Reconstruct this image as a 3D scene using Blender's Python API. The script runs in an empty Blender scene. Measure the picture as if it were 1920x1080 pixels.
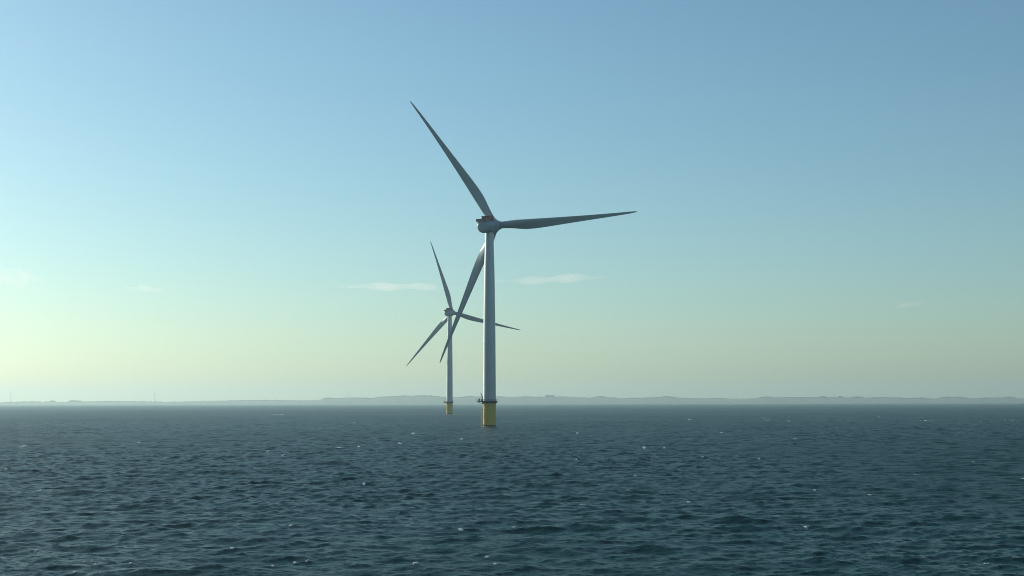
import bpy, bmesh, math, random
import numpy as np
from math import radians as rad, sin, cos, pi
from mathutils import Vector, Matrix

random.seed(4)
rng = np.random.default_rng(11)
S = bpy.context.scene
C = S.collection

# ------------------------------------------------------------------ camera
F_PX = 2638.0            # focal length in pixels of a 1920 px wide frame
H = 11.5                 # eye height above the sea (deck of a ship)
HZ = 755.0               # row of the horizon at the middle of the frame
PITCH = math.atan((HZ - 540) / F_PX)
ROLL = rad(0.12)
cam = bpy.data.cameras.new("camera")
cam.sensor_width = 36.0
cam.lens = F_PX / 1920 * 36.0
cam.clip_start = 0.5
cam.clip_end = 120000.0
cam_ob = bpy.data.objects.new("camera", cam)
C.objects.link(cam_ob)
FW = Vector((0, cos(PITCH), sin(PITCH)))
R0 = Vector((1, 0, 0)); U0 = R0.cross(FW)
RT = cos(ROLL) * R0 - sin(ROLL) * U0
UP = cos(ROLL) * U0 + sin(ROLL) * R0
m3 = Matrix((RT, UP, -FW)).transposed()
cam_ob.matrix_world = Matrix.Translation((0, 0, H)) @ m3.to_4x4()
S.camera = cam_ob

def ray(px, py):
    return FW + RT * ((px - 960) / F_PX) - UP * ((py - 540) / F_PX)
def at(px, py, Y):
    d = ray(px, py)
    return Vector((0, 0, H)) + d * (Y / d.y)
def on_sea(px, py):
    d = ray(px, py)
    return Vector((0, 0, H)) + d * (-H / d.z)

# ------------------------------------------------------------------ sky, sun, exposure
SUN_EL = rad(18.5)
SUN_AZ = rad(-50)        # to the left of the view, beyond the turbines
w = bpy.data.worlds.new("World"); S.world = w; w.use_nodes = True
nt = w.node_tree; nt.nodes.clear()
sky = nt.nodes.new("ShaderNodeTexSky"); sky.sky_type = 'NISHITA'; sky.sun_disc = False
sky.sun_elevation = SUN_EL
sky.sun_rotation = SUN_AZ     # measured from +Y towards +X
sky.altitude = 398; sky.air_density = 1.2; sky.dust_density = 0.86; sky.ozone_density = 4.58
bg = nt.nodes.new("ShaderNodeBackground"); bg.inputs[1].default_value = 0.11
wo = nt.nodes.new("ShaderNodeOutputWorld")
tint = nt.nodes.new("ShaderNodeMix"); tint.data_type = 'RGBA'; tint.blend_type = 'MULTIPLY'
tint.inputs[0].default_value = 1.0; tint.inputs[7].default_value = (.855, 1.0, .925, 1)   # greenish maritime air
grey = nt.nodes.new("ShaderNodeRGBToBW"); soft = nt.nodes.new("ShaderNodeMix"); soft.data_type = 'RGBA'
soft.inputs[0].default_value = 0.1                       # milky air: a little less saturated than the clear model
nt.links.new(sky.outputs[0], grey.inputs[0]); nt.links.new(sky.outputs[0], soft.inputs[6]); nt.links.new(grey.outputs[0], soft.inputs[7])
nt.links.new(soft.outputs[2], tint.inputs[6]); nt.links.new(tint.outputs[2], bg.inputs[0]); nt.links.new(bg.outputs[0], wo.inputs[0])

sun = bpy.data.lights.new("sun", 'SUN'); sun.energy = 4.9; sun.angle = rad(0.53)
sun.color = (0.93, 0.93, 0.76)
sun_ob = bpy.data.objects.new("sun", sun); C.objects.link(sun_ob)
sd = Vector((sin(SUN_AZ) * cos(SUN_EL), cos(SUN_AZ) * cos(SUN_EL), sin(SUN_EL)))
sun_ob.rotation_euler = sd.to_track_quat('Z', 'Y').to_euler()
sun_ob.location = (-60, 40, 80)

S.view_settings.view_transform = 'Standard'
S.view_settings.look = 'None'
S.view_settings.exposure = 0.20
S.view_settings.gamma = 1.0
S.render.engine = 'CYCLES'
S.cycles.use_denoising = True
S.cycles.filter_width = 1.0
S.cycles.denoising_prefilter = 'NONE'
S.cycles.max_bounces = 8
S.cycles.volume_bounces = 1

# ------------------------------------------------------------------ materials
def mat(name, col, rough=0.5, metallic=0.0, var=0.0, scale=0.5, stretch=(1, 1, 1), coat=0.0, ior=1.5):
    m = bpy.data.materials.new(name); m.use_nodes = True
    n = m.node_tree; p = n.nodes["Principled BSDF"]
    p.inputs["Roughness"].default_value = rough
    p.inputs["Metallic"].default_value = metallic
    p.inputs["IOR"].default_value = ior
    if coat:
        p.inputs["Coat Weight"].default_value = coat
        p.inputs["Coat Roughness"].default_value = 0.32; p.inputs["Coat IOR"].default_value = 1.8
    if var > 0:
        tc = n.nodes.new("ShaderNodeTexCoord"); mp = n.nodes.new("ShaderNodeMapping")
        mp.inputs["Scale"].default_value = [scale * s for s in stretch]
        no = n.nodes.new("ShaderNodeTexNoise"); no.inputs["Detail"].default_value = 5
        n.links.new(tc.outputs["Object"], mp.inputs[0]); n.links.new(mp.outputs[0], no.inputs[0])
        mx = n.nodes.new("ShaderNodeMix"); mx.data_type = 'RGBA'
        mx.inputs[6].default_value = [c * (1 - var) for c in col] + [1]
        mx.inputs[7].default_value = [min(1, c * (1 + var)) for c in col] + [1]
        n.links.new(no.outputs[0], mx.inputs[0]); n.links.new(mx.outputs[2], p.inputs["Base Color"])
    else:
        p.inputs["Base Color"].default_value = (*col, 1)
    return m

M_TOWER = mat("tower_paint", (0.20, 0.25, 0.30), 0.38, var=0.14, scale=0.35, stretch=(1, 1, 0.10), ior=2.0, coat=1.0)
M_BLADE = mat("blade_paint", (0.31, 0.36, 0.39), 0.42, var=0.12, scale=0.3)
M_NAC = mat("nacelle_paint", (0.32, 0.38, 0.42), 0.55, var=0.06, scale=0.4)
M_YEL = mat("yellow_paint", (0.50, 0.30, 0.002), 0.36, var=0.12, scale=0.5, stretch=(1, 1, 0.15), ior=1.55, coat=.4)
M_SPLASH = mat("splash_zone", (0.06, 0.055, 0.03), 0.6, var=0.4, scale=0.8)
M_RED = mat("red_panel", (0.36, 0.025, 0.035), 0.5, var=0.1, scale=0.6)
M_PINK = mat("faded_red_panel", (0.27, 0.14, 0.14), 0.55, var=0.1, scale=0.6)
M_DARK = mat("dark_steel", (0.055, 0.06, 0.065), 0.5, 0.4, var=0.2, scale=1.0)
M_GREY = mat("galvanised_steel", (0.20, 0.21, 0.21), 0.5, 0.3, var=0.15, scale=1.0)
M_VENT = mat("vent_black", (0.02, 0.022, 0.025), 0.6)

# ------------------------------------------------------------------ mesh helpers
def link(name, me, m, parent=None, matrix=None):
    if m is not None:
        me.materials.append(m)
    o = bpy.data.objects.new(name, me); C.objects.link(o)
    if parent is not None:
        o.parent = parent
    if matrix is not None:
        o.matrix_local = matrix
    return o
def from_bm(name, bm, m, parent=None, matrix=None, smooth=True, angle=35):
    bmesh.ops.recalc_face_normals(bm, faces=bm.faces)
    me = bpy.data.meshes.new(name); bm.to_mesh(me); bm.free()
    if smooth:
        me.polygons.foreach_set("use_smooth", [True] * len(me.polygons))
        me.set_sharp_from_angle(angle=rad(angle))
    return link(name, me, m, parent, matrix)
def loft(bm, rings, cap=True):
    vs = [[bm.verts.new(p) for p in r] for r in rings]
    n = len(vs[0])
    for a, b in zip(vs, vs[1:]):
        for i in range(n):
            bm.faces.new((a[i], a[(i + 1) % n], b[(i + 1) % n], b[i]))
    if cap:
        bm.faces.new(vs[0][::-1]); bm.faces.new(vs[-1])
def ring(c, ax, r, n=48, ry=None):
    """circle of radius r about c, axis ax = 'z' or 'y'"""
    ry = r if ry is None else ry
    out = []
    for i in range(n):
        a = 2 * pi * i / n
        if ax == 'z':
            out.append((c[0] + r * cos(a), c[1] + ry * sin(a), c[2]))
        else:
            out.append((c[0] + r * cos(a), c[1], c[2] + ry * sin(a)))
    return out
def lathe_z(bm, prof, n=48, c=(0, 0)):
    loft(bm, [ring((c[0], c[1], z), 'z', r, n) for r, z in prof])
def lathe_y(bm, prof, n=48, cz=0.0):
    loft(bm, [ring((0, y, cz), 'y', r, n) for r, y in prof])
def box(bm, lo, hi, bev=0.0):
    r = bmesh.ops.create_cube(bm, size=1.0)
    c = [(a + b) / 2 for a, b in zip(lo, hi)]; s = [b - a for a, b in zip(lo, hi)]
    for v in r['verts']:
        v.co = Vector([c[k] + v.co[k] * s[k] for k in range(3)])
    if bev:
        es = list({e for v in r['verts'] for e in v.link_edges})
        bmesh.ops.bevel(bm, geom=es, offset=bev, segments=2, affect='EDGES', profile=0.6)
def tube(bm, p, q, r, n=10, r2=None):
    p, q = Vector(p), Vector(q); d = (q - p).normalized()
    a = d.orthogonal().normalized(); b = d.cross(a)
    r2 = r if r2 is None else r2
    loft(bm, [[p + (a * cos(2 * pi * i / n) + b * sin(2 * pi * i / n)) * r for i in range(n)],
              [q + (a * cos(2 * pi * i / n) + b * sin(2 * pi * i / n)) * r2 for i in range(n)]])
def thing(name, label, cat, loc, group=None):
    o = bpy.data.objects.new(name, None); C.objects.link(o)
    o.location = loc; o.empty_display_size = 2
    o["label"] = label; o["category"] = cat
    if group: o["group"] = group
    return o

# ------------------------------------------------------------------ wind turbines
L_BLADE = 77.0
OVERHANG = 7.1
# span fraction, chord, thickness ratio, twist (deg), fraction of chord ahead of the pitch axis
ST = [(0.000, 3.3, 1.00, 0, .50), (0.025, 3.35, 1.00, 0, .50), (0.06, 3.6, .86, 12, .46), (0.10, 4.15, .68, 13, .42),
      (0.15, 4.75, .50, 12, .38), (0.20, 5.0, .40, 10, .35), (0.26, 4.9, .34, 8, .33), (0.33, 4.5, .30, 6.5, .32),
      (0.42, 3.9, .27, 5, .32), (0.52, 3.25, .24, 3.5, .32), (0.62, 2.65, .22, 2.3, .32), (0.72, 2.1, .21, 1.3, .32),
      (0.82, 1.6, .20, .5, .32), (0.90, 1.2, .19, 0, .33), (0.955, .9, .18, -.5, .35), (0.985, .6, .18, -.8, .42), (1.0, .22, .2, -1, .5)]
def blade_mesh(bend):
    """blade along +Z from the hub axis, rotor axis +Y, rotating with the leading edge towards -X
    (seen from behind the rotor); bend is the metres the tip is pushed back by the wind"""
    bm = bmesh.new(); rings = []
    xs = np.array([s[0] for s in ST])
    N = 40
    for k in range(57):
        t = (k / 56) ** 1.0
        if k > 50:
            t = 1 - (1 - t) ** 1.25
        ch, th, tw, le = [float(np.interp(t, xs, [s[j] for s in ST])) for j in (1, 2, 3, 4)]
        z = 1.9 + t * (L_BLADE - 1.9)
        blend = min(1.0, max(0.0, (t - .03) / .16)); blend = blend * blend * (3 - 2 * blend)
        back = bend * (0.35 * t + 0.65 * t * t)
        sweep = 0.9 * sin(pi * t) * t
        pts = []
        for i in range(N):
            a = 2 * pi * i / N
            cx, cy = cos(a) * .5, sin(a) * .5                     # circle
            u = .5 - .5 * cos(a)                                  # 0 leading .. 1 trailing
            yt = 5 * (.2969 * math.sqrt(max(u, 0)) - .126 * u - .3516 * u * u + .2843 * u ** 3 - .1036 * u ** 4)
            camber = .045 * (1 - (2 * u - .85) ** 2)
            ax = u - le
            ay = (yt if sin(a) >= 0 else -yt) * th + camber
            px = ((-cx) * (1 - blend) + ax * blend) * ch
            py = (cy * (1 - blend) + ay * blend) * ch
            ang = rad(tw)
            qx = px * cos(ang) - py * sin(ang); qy = px * sin(ang) + py * cos(ang)
            pts.append((qx + sweep * .3, qy - back, z))
        rings.append(pts)
    loft(bm, rings)
    return bm

def turbine(label, base, zh, yaw, th, tilt, cone, group):
    """yaw: rotor axis from +Y towards +X; th: angle of the first blade, seen from behind, from the right"""
    root = thing("wind_turbine", label, "wind turbine", base, group)
    PZ = 12.1                                                   # service deck
    # yellow transition piece
    bm = bmesh.new()
    lathe_z(bm, [(3.22, 0.75), (3.22, PZ - 1.3), (3.38, PZ - 1.22), (3.38, PZ - .95), (3.22, PZ - .9), (3.22, PZ - .3)], 64)
    tp = from_bm("transition_piece", bm, M_YEL, root)
    bm = bmesh.new(); lathe_z(bm, [(3.26, -4), (3.26, .45), (3.235, .78)], 64)
    from_bm("waterline_band", bm, M_SPLASH, tp)
    # boat landing: two fender tubes and a ladder on the sunny side
    bm = bmesh.new()
    for s in (-.75, .75):
        tube(bm, (-3.55, s - .6, -2), (-3.55, s - .6, 8.6), .16)
        for z in (.9, 4.6, 8.2):
            tube(bm, (-3.55, s - .6, z), (-3.02, s * .8 - .5, z), .11)
    for i in range(24):
        tube(bm, (-3.55, -.9, .2 + i * .45), (-3.55, -.3, .2 + i * .45), .03, 6)
    for s in (-.9, -.3):
        tube(bm, (-3.55, s, -.5), (-3.55, s, PZ), .05, 6)
    from_bm("boat_landing", bm, M_YEL, tp)
    # service platform
    bm = bmesh.new()
    lathe_z(bm, [(3.24, PZ - 1.15), (3.5, PZ - .75), (3.85, PZ - .45), (3.9, PZ - .4), (3.9, PZ), (3.0, PZ + .02)], 40)
    box(bm, (-6.2, -1.9, PZ - .22), (-3.6, 1.3, PZ - .02), .04)
    for y in (-1.6, 1.0):
        tube(bm, (-6.0, y, PZ - .2), (-3.1, y * .8, PZ - 1.1), .09)
    plat = from_bm("service_platform", bm, M_DARK, root)
    bm = bmesh.new()
    posts = []
    for i in range(22):
        a = 2 * pi * i / 22
        if cos(a) < -.86: continue
        posts.append((3.8 * cos(a), 3.8 * sin(a)))
    order = sorted(posts, key=lambda p: math.atan2(p[1], p[0]))
    path = order + [(-3.9, 1.2), (-5.0, 1.2), (-6.1, 1.2), (-6.1, -.3), (-6.1, -1.8), (-5.0, -1.8), (-3.9, -1.8)]
    for p in path:
        tube(bm, (*p, PZ - .1), (*p, PZ + 1.15), .05, 6)
    for a, b in zip(path, path[1:] + path[:1]):
        if a[0] < -3.89 and b[0] > -3.5: pass
        for z in (.45, .8, 1.15):
            tube(bm, (*a, PZ + z), (*b, PZ + z), .035, 6)
    # toe board round the deck
    for a, b in zip(path, path[1:] + path[:1]):
        tube(bm, (*a, PZ + .12), (*b, PZ + .12), .15, 4)
    from_bm("railing", bm, M_DARK, plat)
    bm = bmesh.new()
    tube(bm, (-3.5, -1.7, PZ - .1), (-3.5, -1.7, PZ + 2.2), .26, 14, .24)
    tube(bm, (-3.5, -1.7, PZ + 2.0), (-3.75, -1.7, PZ + 3.5), .26, 12, .2)
    tube(bm, (-3.75, -1.7, PZ + 3.45), (-4.3, -1.7, PZ + 4.1), .2, 12, .13)
    tube(bm, (-3.3, -1.7, PZ + 1.2), (-3.55, -1.7, PZ + 2.9), .1, 10)
    from_bm("davit_crane", bm, M_DARK, plat)
    bm = bmesh.new()
    box(bm, (-5.2, -1.5, PZ - .02), (-4.5, -.4, PZ + 1.4), .05)
    from_bm("equipment_cabinet", bm, M_DARK, plat)
    # tower
    bm = bmesh.new()
    prof = [(3.3, PZ - .02), (3.3, PZ + .16), (3.16, PZ + .2)]
    zt = zh - 3.0
    for k in range(1, 13):
        t = k / 12
        z = PZ + .2 + (zt - PZ - .2) * t
        r = float(np.interp(t, [0, .45, .75, 1], [3.16, 2.94, 2.58, 2.02]))
        prof.append((r, z))
        if k in (4, 8):                                         # flanged section joints
            prof += [(r + .035, z + .02), (r + .035, z + .18), (r, z + .2)]
    lathe_z(bm, prof, 72)
    tw = from_bm("tower", bm, M_TOWER, root)
    # nacelle: local +Y is the rotor axis
    Mn = Matrix.Translation((0, 0, zh)) @ Matrix.Rotation(-yaw, 4, 'Z') @ Matrix.Rotation(rad(6), 4, 'X')
    bm = bmesh.new()
    lathe_y(bm, [(1.5, -7.95), (2.4, -7.8), (2.95, -7.3), (3.15, -6.5), (3.2, -5.0), (3.2, 1.2), (3.05, 1.5), (3.05, 1.7)], 56)
    nac = from_bm("nacelle", bm, M_NAC, root, Mn)
    bm = bmesh.new()
    lathe_y(bm, [(2.6, 1.65), (3.32, 1.75), (3.42, 2.0), (3.42, 4.15), (3.3, 4.45), (2.3, 4.9)], 64)
    from_bm("generator", bm, M_NAC, nac)
    bm = bmesh.new()
    loft(bm, [ring((0, 0, -3.9), 'z', 2.02), ring((0, 0, -3.3), 'z', 2.1), ring((0, 0, -2.6), 'z', 2.5), ring((0, .3, -1.6), 'z', 2.9, ry=2.7)])
    from_bm("yaw_bearing", bm, M_NAC, nac)
    # hoist platform on the rear roof, with its fence
    bm = bmesh.new()
    box(bm, (-2.6, -8.6, 2.35), (2.6, -3.6, 2.6), .05)
    for x in (-2.2, 2.2):
        box(bm, (x - .15, -7.6, 1.4), (x + .15, -4.0, 2.36))
    hp = from_bm("hoist_platform", bm, M_NAC, nac)
    bm = bmesh.new()
    for x in (-2.58, 2.52):
        box(bm, (x, -8.55, 2.6), (x + .06, -3.6, 3.75))
    box(bm, (-2.52, -8.57, 2.6), (2.52, -8.51, 3.75))
    for i in range(6):
        y = -8.5 + i * .96
        for x in (-2.6, 2.6):
            tube(bm, (x, y, 2.5), (x, y, 3.85), .05, 6)
    from_bm("platform_fence", bm, M_PINK, hp)
    # red cooler block
    bm = bmesh.new()
    box(bm, (-1.95, -3.7, 2.2), (1.95, .9, 5.2), .12)
    cool = from_bm("cooler_housing", bm, M_RED, nac)
    bm = bmesh.new()
    for s in (-1, 1):
        for y in (-3.72, -1.4, .92):
            box(bm, (s * 1.97 - .06, y - .14, 2.35), (s * 1.97 + .06, y + .14, 5.28))
        box(bm, (s * 1.97 - .07, -3.7, 4.95), (s * 1.97 + .07, .9, 5.26))
    for z in (3.1, 3.9, 4.7):
        box(bm, (-1.85, -3.76, z), (1.85, -3.68, z + .12))
    box(bm, (1.45, -3.8, 2.4), (1.9, -3.69, 5.1))
    box(bm, (-1.9, -3.8, 2.4), (-1.65, -3.69, 5.1))
    from_bm("cooler_grille", bm, M_DARK, cool)
    for x in (-1.3, 0.0):
        bm = bmesh.new(); box(bm, (x, -7.88, .7), (x + .5, -7.3, 1.25), .06)
        from_bm("air_vent", bm, M_VENT, nac)
    bm = bmesh.new()
    tube(bm, (1.9, -8.4, 2.5), (1.9, -8.4, 5.0), .05, 6); tube(bm, (1.5, -8.4, 4.9), (2.3, -8.4, 4.9), .04, 6)
    from_bm("wind_sensor", bm, M_DARK, nac)
    # hub and blades, on the tilted axis
    Mr = Matrix.Translation((0, 0, zh)) @ Matrix.Rotation(-yaw, 4, 'Z') @ Matrix.Rotation(tilt, 4, 'X') @ Matrix.Translation((0, OVERHANG, 0))
    bm = bmesh.new()
    lathe_y(bm, [(2.45, -2.75), (2.6, -2.2), (2.7, -1.2), (2.72, 0), (2.6, 1.2), (2.25, 2.1), (1.6, 2.8), (.8, 3.2), (.15, 3.3)], 48)
    hub = from_bm("hub", bm, M_NAC, root, Mr)
    bm = bmesh.new()
    for k in range(3):
        a = th + k * 2 * pi / 3
        d = Vector((cos(a), 0, sin(a))); q = Vector((0, 1, 0)); e = d.cross(q)
        loft(bm, [[d * z + (q * cos(2 * pi * i / 32) + e * sin(2 * pi * i / 32)) * r for i in range(32)]
                  for z, r in ((1.0, 2.35), (2.2, 2.1), (2.75, 1.85), (3.3, 1.72), (3.5, 1.7))])
    from_bm("blade_collar", bm, M_NAC, hub)
    bend = -L_BLADE * sin(cone)
    for k in range(3):
        a = th + k * 2 * pi / 3
        # blade +Z -> direction a in the rotor plane
        Mb = Mr @ Matrix.Rotation(-(a - pi / 2), 4, 'Y')
        from_bm("blade", blade_mesh(bend), M_BLADE, root, Mb, angle=60)
    return root

G = "offshore wind turbines standing in the sea"
turbine("larger, nearer pale grey wind turbine on a yellow base, one blade pointing right",
        (-11.1, 687.4, 0), 97.88, rad(26.9), rad(1.77), rad(10.1), rad(-3.05), G)
turbine("smaller, farther hazy wind turbine behind the left side of the big one",
        (-63.66, 1434.8, 0), 102.96, rad(20.36), rad(-14.64), rad(6.86), rad(-1.14), G)

# ------------------------------------------------------------------ sea
def build_sea():
    fr = F_PX * 1024 / 1920
    # rows evenly spread on what a viewer at this height sees: fine near, coarse far
    r = [11.5]
    while r[-1] < 18500:
        d = r[-1]
        px = .30 * d * d / (H * fr)                              # a third of a pixel row
        r.append(d + (max(.5, d * .02) if d < 70 else min(px, max(.30, .0022 * d)) if d < 2600 else px))
    r[-1] = 18500
    r = np.array(r)
    th = np.concatenate([np.arange(-26, 26.0001, 0.042), np.linspace(26, 334, 130)[1:-1]])
    th = np.radians(th)
    nr, na = len(r), len(th)
    Rr, Th = np.meshgrid(r, th, indexing='ij')
    x = (Rr * np.sin(Th)).ravel().astype(np.float32); y = (Rr * np.cos(Th)).ravel().astype(np.float32)
    rr = Rr.ravel().astype(np.float32)
    # wind sea running towards the viewer and to the left
    wdir = math.atan2(-cos(rad(27)), -sin(rad(27)) * .35)
    N = 220
    lam = np.exp(rng.uniform(np.log(0.32), np.log(26), N))
    lam[:8] = np.linspace(9, 24, 8)
    z = np.zeros_like(x); dx = np.zeros_like(x); dy = np.zeros_like(x); jac = np.zeros_like(x)
    g = np.log(26 / .32) / N
    unres = np.zeros_like(x)
    # gusts: patches of rougher and calmer water some tens of metres across
    gust = np.zeros_like(x)
    for _ in range(14):
        L_ = rng.uniform(35, 260); a = rng.uniform(0, 2 * pi)
        gust += np.sin(x * (2 * pi / L_ * cos(a)) * .7 + y * (2 * pi / L_ * sin(a)) * .35 + rng.uniform(0, 6.28)).astype(np.float32)
    gust = np.clip(1 + .10 * gust, .7, 1.4)
    drr = np.gradient(r).astype(np.float32); spacing = np.repeat(np.abs(drr), na)
    for i in range(N):
        k = 2 * pi / lam[i]
        spread = rad(21) + rad(17) * (1 - min(1, lam[i] / 15))
        a = wdir + rng.normal() * spread
        peak = 6.2
        # slope spectrum roughly flat in log wavelength, falling off past the peak
        s2 = 0.0205 * np.exp(-(lam[i] / peak) ** 1.3) * (1.0 if lam[i] > .6 else lam[i] / .6)
        s = math.sqrt(2 * s2 * g) * 1.0
        A = s / k
        ph = rng.uniform(0, 2 * pi)
        cut = np.clip((lam[i] / np.maximum(spacing, 1e-3) - 1.0) / 1.2, 0.0, 1.0)   # keep only what the grid can carry
        cut = 0.50 + .50 * cut if lam[i] > 1.5 else .32 + .68 * cut
        if lam[i] < 4: cut = cut * gust
        sel = slice(None)
        arg = (k * cos(a)) * x + (k * sin(a)) * y + ph
        co = np.cos(arg); si = np.sin(arg)
        z += A * cut * co
        q = 0.8
        dx -= q * A * cut * cos(a) * si; dy -= q * A * cut * sin(a) * si
        jac += s * cut * co
        unres += np.maximum(0, 1 - cut ** 2) * s * s / 2
    far = np.clip((rr - 4000) / 4000, 0, 1)
    z *= 1 - .7 * far
    X = x + dx; Y = y + dy
    foam = np.zeros_like(x)
    # small breaking crests
    caps = [(487,779,3,9),(52,837,2,6),(247,831,1.5,3),(627,842,3,9),(530,855,2,3),(495,849,1,2),(78,921,2,4),(428,1033,3,5),(174,1060,3,2),
            (540,1051,2,2),(560,1052,3,2.5),(579,1053,1.5,1.5),(53,1035,2,2.5),(75,1072,2,2),(130,1070,2,2),(260,1059,2,3),(492,1062,2,3),(543,989,2,2),(25,881,1.5,2),
            (673,837,3,3.5),(677,907,3,2.5),(663,793,2,3),(775,813,2,4),(875,822,2,4),(747,831,2,4),(1084,813,2,3),(1203,839,2,4),(1245,839,2,3),
            (1085,862,2,3),(1192,892,2,3),(773,1064,3,11),(790,1064,2,8),(847,998,1.5,2),(875,999,1.5,3),(952,992,2,3.5),(1107,947,2,9),(950,932,1.5,5),
            (1275,941,2,5),(897,1042,1.5,5),(923,1063,1.5,6),(1316,789,2,3),(1420,787,2,3),(1443,785,2,3),(1492,791,2,3),(1694,787,2.4,3),(1665,782,1.5,2),
            (1797,789,2,3),(1863,787,2,3),(1363,813,2,2),(1473,821,2.4,2.5),(1307,857,2,2.5),(1420,862,2,3.5),(1725,891,3,4),(1837,868,1.5,2),(1915,902,2,5),
            (1537,923,1.5,2.5),(1453,967,2,2.5),(1513,993,3,2),(1838,1055,3,2.5),(1643,931,1.5,4)]
    n1 = rng.random(len(x)).astype(np.float32)
    for (px, py, st, wpx) in caps:
        c = on_sea(px, py); D = c.y
        wide = max(wpx * .85 * D / F_PX, .18)
        deep = max(1.1 * D * D / (H * F_PX), .22)
        # the crest nearest to the spot
        near = np.where((np.abs(X - c.x) < wide * 1.5 + .4) & (np.abs(Y - c.y) < deep * 2.2))[0]
        if len(near) == 0: continue
        j = near[np.argmax(z[near])]
        cx, cy = X[j], Y[j]
        d2 = ((X - cx) / wide) ** 2 + ((Y - cy) / (deep * .5)) ** 2
        idx = np.where(d2 < 1.6)[0]
        foam[idx] = np.maximum(foam[idx], np.clip((1.5 - d2[idx]) * np.clip(1.9 * n1[idx] - .25, 0, 1.4), 0, 1) * (.32 + .26 * st))
        z[idx] += .06 * foam[idx]
    for bx, by in ((-11.19, 687.4), (-63.66, 1434.8)):
        d = np.hypot(X - bx, Y - by)
        foam = np.maximum(foam, np.clip((5.2 - d) / 2.2, 0, 1) * (.1 + .45 * n1)).astype(np.float32)
    co = np.stack([X, Y, z], 1).astype(np.float32)
    ctr = len(co)
    co = np.vstack([co, [[0, 0, 0]]]).astype(np.float32)
    i = np.arange(nr - 1)[:, None] * na; j = np.arange(na)[None, :]; j2 = (j + 1) % na
    quads = np.stack([i + j, i + na + j, i + na + j2, i + j2], -1).reshape(-1, 4)[:, ::-1]
    tris = np.stack([np.arange(na), (np.arange(na) + 1) % na, np.full(na, ctr)], -1)[:, ::-1]
    nl = quads.size + tris.size
    me = bpy.data.meshes.new("water")
    me.vertices.add(len(co)); me.vertices.foreach_set("co", co.ravel())
    me.loops.add(nl); me.loops.foreach_set("vertex_index", np.concatenate([quads.ravel(), tris.ravel()]).astype(np.int32))
    npoly = len(quads) + len(tris)
    me.polygons.add(npoly)
    st = np.concatenate([np.arange(len(quads)) * 4, quads.size + np.arange(len(tris)) * 3]).astype(np.int32)
    me.polygons.foreach_set("loop_start", st)
    me.polygons.foreach_set("use_smooth", np.ones(npoly, dtype=bool))
    me.update(calc_edges=True)
    me.validate()
    slope = float(np.sqrt((jac ** 2).mean())); print('slope', slope, file=__import__('sys').stderr)
    var = 0.0008 + unres * .30
    rough = np.clip((2 * var) ** .25, .16, .42)
    for nm, arr in (("foam", foam), ("ripple", rough)):
        at_ = me.attributes.new(nm, 'FLOAT', 'POINT')
        at_.data.foreach_set("value", np.append(arr, arr[0]).astype(np.float32))
    import sys; print("sea", len(co), nr, na, "rough", rough.min(), rough.max(), "z rms", z[:].std(), "unres", unres.max(), file=sys.stderr)
    m = bpy.data.materials.new("sea_water"); m.use_nodes = True
    n = m.node_tree; p_ = n.nodes["Principled BSDF"]
    p_.inputs["IOR"].default_value = 1.18
    at1 = n.nodes.new("ShaderNodeAttribute"); at1.attribute_name = "foam"
    at2 = n.nodes.new("ShaderNodeAttribute"); at2.attribute_name = "ripple"
    n.links.new(at2.outputs["Fac"], p_.inputs["Roughness"])
    geo = n.nodes.new("ShaderNodeNewGeometry")
    mp = n.nodes.new("ShaderNodeMapping"); mp.inputs["Scale"].default_value = (.012, .012, .012)
    no = n.nodes.new("ShaderNodeTexNoise"); no.inputs["Detail"].default_value = 3
    n.links.new(geo.outputs["Position"], mp.inputs[0]); n.links.new(mp.outputs[0], no.inputs[0])
    mx = n.nodes.new("ShaderNodeMix"); mx.data_type = 'RGBA'
    mx.inputs[6].default_value = (.002, .024, .024, 1); mx.inputs[7].default_value = (.003, .040, .035, 1)
    n.links.new(no.outputs[0], mx.inputs[0]); n.links.new(mx.outputs[2], p_.inputs["Base Color"])
    # centimetre ripples
    mp2 = n.nodes.new("ShaderNodeMapping"); mp2.inputs["Scale"].default_value = (1.3, 2.4, 1)
    no2 = n.nodes.new("ShaderNodeTexNoise"); no2.inputs["Detail"].default_value = 4; no2.inputs["Roughness"].default_value = .6
    n.links.new(geo.outputs["Position"], mp2.inputs[0]); n.links.new(mp2.outputs[0], no2.inputs[0])
    bp = n.nodes.new("ShaderNodeBump"); bp.inputs["Strength"].default_value = 0.5; bp.inputs["Distance"].default_value = .10
    n.links.new(no2.outputs[0], bp.inputs["Height"]); n.links.new(bp.outputs[0], p_.inputs["Normal"])
    df = n.nodes.new("ShaderNodeBsdfDiffuse"); df.inputs[0].default_value = (.75, .78, .78, 1)
    ms = n.nodes.new("ShaderNodeMixShader")
    n.links.new(at1.outputs["Fac"], ms.inputs[0]); n.links.new(p_.outputs[0], ms.inputs[1]); n.links.new(df.outputs[0], ms.inputs[2])
    n.links.new(ms.outputs[0], n.nodes["Material Output"].inputs[0])
    o = link("water", me, m); o["kind"] = "structure"
build_sea()

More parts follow.
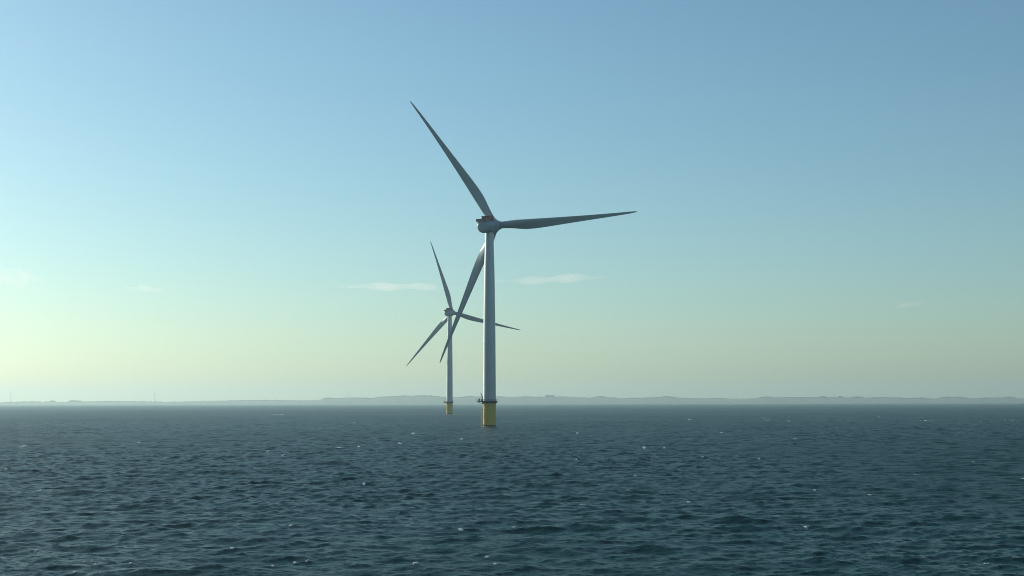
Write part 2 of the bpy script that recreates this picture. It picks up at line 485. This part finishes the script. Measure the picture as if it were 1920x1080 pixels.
# ------------------------------------------------------------------ low coast on the horizon
YS, YC = 12000.0, 12600.0
PROF = [(-900, 751), (-500, 753), (-200, 753.5), (0, 754), (60, 752.5), (250, 752), (320, 752), (420, 751), (500, 750), (604, 748.8), (606, 746), (640, 746), (655, 745),
        (700, 746), (712, 743.8), (745, 743.3), (755, 742.2), (795, 741.6), (810, 742.2), (825, 743.5), (850, 745), (865, 744.5), (880, 742.8), (895, 743.5),
        (960, 743.5), (1000, 743.7), (1060, 743.5), (1110, 744.2), (1125, 743.4), (1150, 744), (1168, 746), (1200, 746), (1225, 744.5), (1250, 743.4), (1280, 746),
        (1330, 746.4), (1400, 746.5), (1420, 744.8), (1440, 744), (1475, 744.4), (1500, 745), (1535, 744.3), (1570, 744), (1600, 744.4), (1640, 745), (1688, 745),
        (1691, 746.6), (1730, 745.6), (1757, 746.6), (1765, 745), (1785, 744.4), (1805, 745), (1820, 746.6), (1850, 745.8), (1890, 744.8), (1920, 746), (2300, 745), (2900, 748)]
PXS = np.array([a for a, b in PROF], float); PYS = np.array([b for a, b in PROF], float)
def land_top(px):
    return at(px, float(np.interp(px, PXS, PYS)), YC)
WOODS = 7.0          # metres of tree cover on the skyline
def build_land():
    cols = np.arange(-900, 2901, 3.0)
    rows = [(11950, -1.2, 0), (12000, .4, .0), (12030, 1.5, .10), (12150, 0, .35), (12350, 0, .72), (12600, 0, 1.0), (13000, 0, 1.0), (14200, 0, .9), (15600, 0, .6), (16800, -1.5, 0)]
    V = []; nc = len(cols)
    for (Y, off, fac) in rows:
        for c in cols:
            t = land_top(c)
            zz = max(t.z - WOODS, 6)
            if fac == 0: z = off
            else:
                n = .5 + .5 * sin(c * .021 + Y * .013) * sin(c * .0083 - Y * .007)
                f = fac if fac >= 1 else fac * (.75 + .4 * n)
                z = off + zz * min(f, .985 if fac < 1 else 1)
            V.append((t.x * Y / YC, Y + (40 * sin(c * .013) + 25 * sin(c * .051)) * (1 if Y < 12500 else 0), z))
    Fc = []
    for i in range(len(rows) - 1):
        for j in range(nc - 1):
            a = i * nc + j
            Fc.append((a, a + 1, a + nc + 1, a + nc))
    me = bpy.data.meshes.new("land"); me.from_pydata(V, [], Fc); me.update()
    me.polygons.foreach_set("use_smooth", [True] * len(me.polygons))
    m = bpy.data.materials.new("coast_fields"); m.use_nodes = True
    n = m.node_tree; p = n.nodes["Principled BSDF"]; p.inputs["Roughness"].default_value = .9
    g = n.nodes.new("ShaderNodeNewGeometry"); mp = n.nodes.new("ShaderNodeMapping"); mp.inputs["Scale"].default_value = (.0035, .0012, .02)
    vo = n.nodes.new("ShaderNodeTexNoise"); vo.inputs["Detail"].default_value = 4
    rp = n.nodes.new("ShaderNodeValToRGB")
    rp.color_ramp.elements[0].position = .38; rp.color_ramp.elements[0].color = (.030, .042, .022, 1)
    rp.color_ramp.elements[1].position = .66; rp.color_ramp.elements[1].color = (.13, .12, .07, 1)
    n.links.new(g.outputs["Position"], mp.inputs[0]); n.links.new(mp.outputs[0], vo.inputs[0])
    n.links.new(vo.outputs[0], rp.inputs[0]); n.links.new(rp.outputs[0], p.inputs["Base Color"])
    o = link("land", me, m); o["kind"] = "structure"
build_land()

def build_woods():
    """belts of trees on the skyline: a great many small leaf-clump crowns in one mass"""
    ico = bmesh.new(); bmesh.ops.create_icosphere(ico, subdivisions=1, radius=1.0)
    bv = np.array([v.co[:] for v in ico.verts]); bf = np.array([[v.index for v in f.verts] for f in ico.faces]); ico.free()
    lumps = [(98, 9, 9), (139, 16, 12), (148, 8, 8), (500, 5, 5), (620, 25, 4), (690, 20, 3), (745, 40, 6), (800, 40, 6), (880, 20, 6), (930, 30, 3), (985, 25, 4), (1055, 12, 4), (1125, 20, 5), (1190, 25, 2), (1250, 14, 7),
             (1256, 4, 11), (1345, 25, 3), (1438, 18, 6), (1500, 30, 3), (1543, 9, 11), (1575, 10, 8), (1608, 14, 9), (1655, 30, 5), (1720, 25, 4), (1775, 22, 7), (1800, 20, 6), (1850, 22, 4), (1893, 15, 8), (2000, 60, 6), (-200, 60, 6)]
    V = []; Fs = []; k = 0
    def add(px, Y, hh):
        nonlocal k
        t = land_top(px); s = hh * random.uniform(.35, .6)
        c = np.array([t.x * Y / YC, Y, t.z - WOODS + hh * random.uniform(.1, .55)])
        j = 1 + np.array([random.uniform(-.25, .25) for _ in range(len(bv))])[:, None]
        V.append(bv * j * np.array([s * random.uniform(.9, 1.6), s * 1.3, s]) + c); Fs.append(bf + k); k += len(bv)
    for px in np.arange(-300, 2300, .55):
        dens = .5 + .5 * sin(px * .031 + 1.3 * sin(px * .0071))
        if random.random() < .25 + .75 * dens:
            add(px + random.uniform(-.4, .4), YC + random.uniform(0, 40), WOODS * random.uniform(.7, 1.25) * (.75 + .5 * dens))
    for (c, wd, hh) in lumps:
        for _ in range(int(wd * 3)):
            o = max(-1, min(1, random.gauss(0, .5)))
            add(c + o * wd * .8, YC + random.uniform(0, 60), WOODS + hh * (1 - .8 * o * o) * random.uniform(.7, 1.0))
    V = np.vstack(V); Fs = np.vstack(Fs)
    me = bpy.data.meshes.new("woodland"); me.from_pydata(V.tolist(), [], Fs.tolist()); me.update()
    o = link("woodland", me, mat("tree_foliage", (.05, .065, .03), .9, var=.5, scale=.05)); o["kind"] = "stuff"
    o["label"] = "faint belts of trees along the hazy coast"; o["category"] = "woodland"
build_woods()

def far_building(px0, px1, ytop, label):
    a = at(px0, ytop, YC - 60); b = at(px1, ytop, YC - 60)
    base = land_top((px0 + px1) / 2).z - WOODS - 3
    root = thing("building", label, "building", ((a.x + b.x) / 2, YC - 60, base))
    wx = (b.x - a.x) / 2; hh = a.z - base
    bm = bmesh.new(); box(bm, (-wx, -14, 0), (wx, 14, hh - 1.2), .1)
    wl = from_bm("wall", bm, mat("wall_render", (.20, .20, .19), .8, var=.1, scale=.1), root)
    bm = bmesh.new(); box(bm, (-wx - .8, -14.8, hh - 1.2), (wx + .8, 14.8, hh), .1)
    box(bm, (-wx * .3, -5, hh + .003), (wx * .1, 5, hh + 2.2), .1)
    from_bm("roof", bm, mat("roof_felt", (.06, .06, .065), .9, var=.1, scale=.1), root)
    n = 10; glass = mat("dark_glass", (.03, .035, .04), .15)
    for i in range(n):
        bm = bmesh.new()
        x = -wx + (i + .5) * 2 * wx / n
        box(bm, (x - wx / n * .55, -14.06, hh * .45), (x + wx / n * .55, -13.9, hh * .7))
        from_bm("window", bm, glass, wl)
far_building(1022, 1040, 740.6, "flat roofed block on the hazy skyline right of the big turbine")

def far_turbine(px, ytop, label, th, dist):
    """turbines on the land beyond the skyline"""
    top = at(px, ytop, dist); g = max(land_top(px).z * .5, 6)
    root = thing("distant_wind_turbine", label, "wind turbine", (top.x, dist, g), "faint turbines on the far coast")
    hh = top.z - g
    bm = bmesh.new(); lathe_z(bm, [(2.6, -3), (2.5, 3), (1.9, hh - 1.5), (1.7, hh)], 16)
    from_bm("tower", bm, M_TOWER, root)
    bm = bmesh.new(); box(bm, (-1.9, -4.5, hh - .1), (1.9, 5, hh + 3.6), .5)
    from_bm("nacelle", bm, M_TOWER, root)
    bm = bmesh.new(); lathe_y(bm, [(1.8, 5.0), (1.9, 6.2), (1.2, 7.6), (.3, 8.2)], 16, hh + 1.8)
    from_bm("hub", bm, M_TOWER, root)
    for k in range(3):
        a = th + k * 2 * pi / 3; d = Vector((cos(a), 0, sin(a))); q = Vector((-sin(a), 0, cos(a)))
        o = Vector((0, 6.6, hh + 1.8)); bm = bmesh.new()
        rings = []
        for t, c in ((.02, .6), (.15, 1.1), (.4, .8), (.7, .5), (1, .12)):
            ctr = o + d * (t * 38)
            rings.append([ctr + q * (c * cos(2 * pi * i / 10)) + Vector((0, .4 * c * sin(2 * pi * i / 10), 0)) for i in range(10)])
        loft(bm, rings); from_bm("blade", bm, M_TOWER, root)
far_turbine(20.3, 736.5, "faint thin turbine on the horizon at the far left edge", rad(50), 13000)
far_turbine(290, 738, "faint thin turbine on the horizon between left edge and big turbines", rad(95), 13000)
far_turbine(653, 735, "barely visible turbine on the skyline just left of the two big turbines", rad(20), 13600)

# a slender mast on the right-hand skyline
p = at(1565, 741.5, YC); gz = land_top(1565).z - WOODS
ms_ = thing("mast", "thin mast rising from the trees on the right skyline", "mast", (p.x, YC, gz))
bm = bmesh.new(); lathe_z(bm, [(2.0, -1), (1.7, 4), (1.2, p.z - gz - 2), (1.9, p.z - gz - 1.8), (1.9, p.z - gz), (.3, p.z - gz + 3)], 12)
from_bm("shaft", bm, M_GREY, ms_)

# ------------------------------------------------------------------ wisps of cloud, far beyond the coast
def cloud(px, py, wpx, hpx, od, slope, label, seed):
    D = 26000.0; c = at(px, py, D); k = D / F_PX
    r_ = random.Random(seed); bm = bmesh.new()
    bmesh.ops.create_uvsphere(bm, u_segments=64, v_segments=24, radius=1.0)
    ph = [r_.uniform(0, 6.28) for _ in range(8)]
    W, Hh, Dp = wpx * k * .5, hpx * k * .5, 900.0
    for v in bm.verts:
        x, y, z = v.co
        tx = 1 - abs(x) ** 1.5
        up = .35 * sin(x * 3.1 + ph[0]) + .22 * sin(x * 7.3 + ph[1]) + .12 * sin(x * 15 + ph[2])
        thick = max(.12, .75 + .35 * sin(x * 4.2 + ph[3]) + .22 * sin(x * 11 + ph[4]) + .14 * sin(x * 23 + y * 5 + ph[5]))
        zz = z * thick * max(tx, .05) ** .5 + up * .5 * tx
        v.co = Vector((x * W, y * Dp * (.7 + .3 * sin(x * 9 + ph[6])), zz * Hh + x * W * slope))
    me_ob = from_bm("cloud", bm, None)
    m = bpy.data.materials.new("cloud_vapour"); m.use_nodes = True
    n = m.node_tree; n.nodes.remove(n.nodes["Principled BSDF"])
    vs = n.nodes.new("ShaderNodeVolumePrincipled")
    vs.inputs["Color"].default_value = (1, 1, 1, 1); vs.inputs["Density"].default_value = od / (2 * Dp); vs.inputs["Anisotropy"].default_value = .3
    n.links.new(vs.outputs[0], n.nodes["Material Output"].inputs["Volume"])
    me_ob.data.materials.append(m)
    me_ob.location = c
    me_ob["label"] = label; me_ob["category"] = "cloud"; me_ob["group"] = "thin wisps of cloud low in the sky"
cloud(745, 538, 250, 9, 1.25, -.01, "long flat wisp of cloud left of the big turbine tower", 1)
cloud(1030, 524, 240, 11, 1.0, .035, "long wisp of cloud right of the big turbine tower", 2)
cloud(1705, 572, 44, 11, .6, 0, "tiny puff of cloud low on the right of the sky", 3)
cloud(272, 542, 80, 7, .8, 0, "small thin cloud streak in the left half of the sky", 4)
cloud(10, 520, 130, 40, .5, 0, "pale soft cloud cut by the left edge", 5)

# ------------------------------------------------------------------ haze
bm = bmesh.new(); box(bm, (-13000, -600, -6.5), (13000, 18400, 195))
hz = from_bm("haze", bm, None, smooth=False)
m = bpy.data.materials.new("sea_haze"); m.use_nodes = True
n = m.node_tree; n.nodes.remove(n.nodes["Principled BSDF"])
vs = n.nodes.new("ShaderNodeVolumePrincipled")
vs.inputs["Color"].default_value = (.545, .69, .735, 1); vs.inputs["Density"].default_value = 0.8e-4; vs.inputs["Anisotropy"].default_value = .415
n.links.new(vs.outputs[0], n.nodes["Material Output"].inputs["Volume"])
hz.data.materials.append(m)
hz["kind"] = "stuff"; hz["label"] = "pale sea haze over the water and the coast"; hz["category"] = "haze"
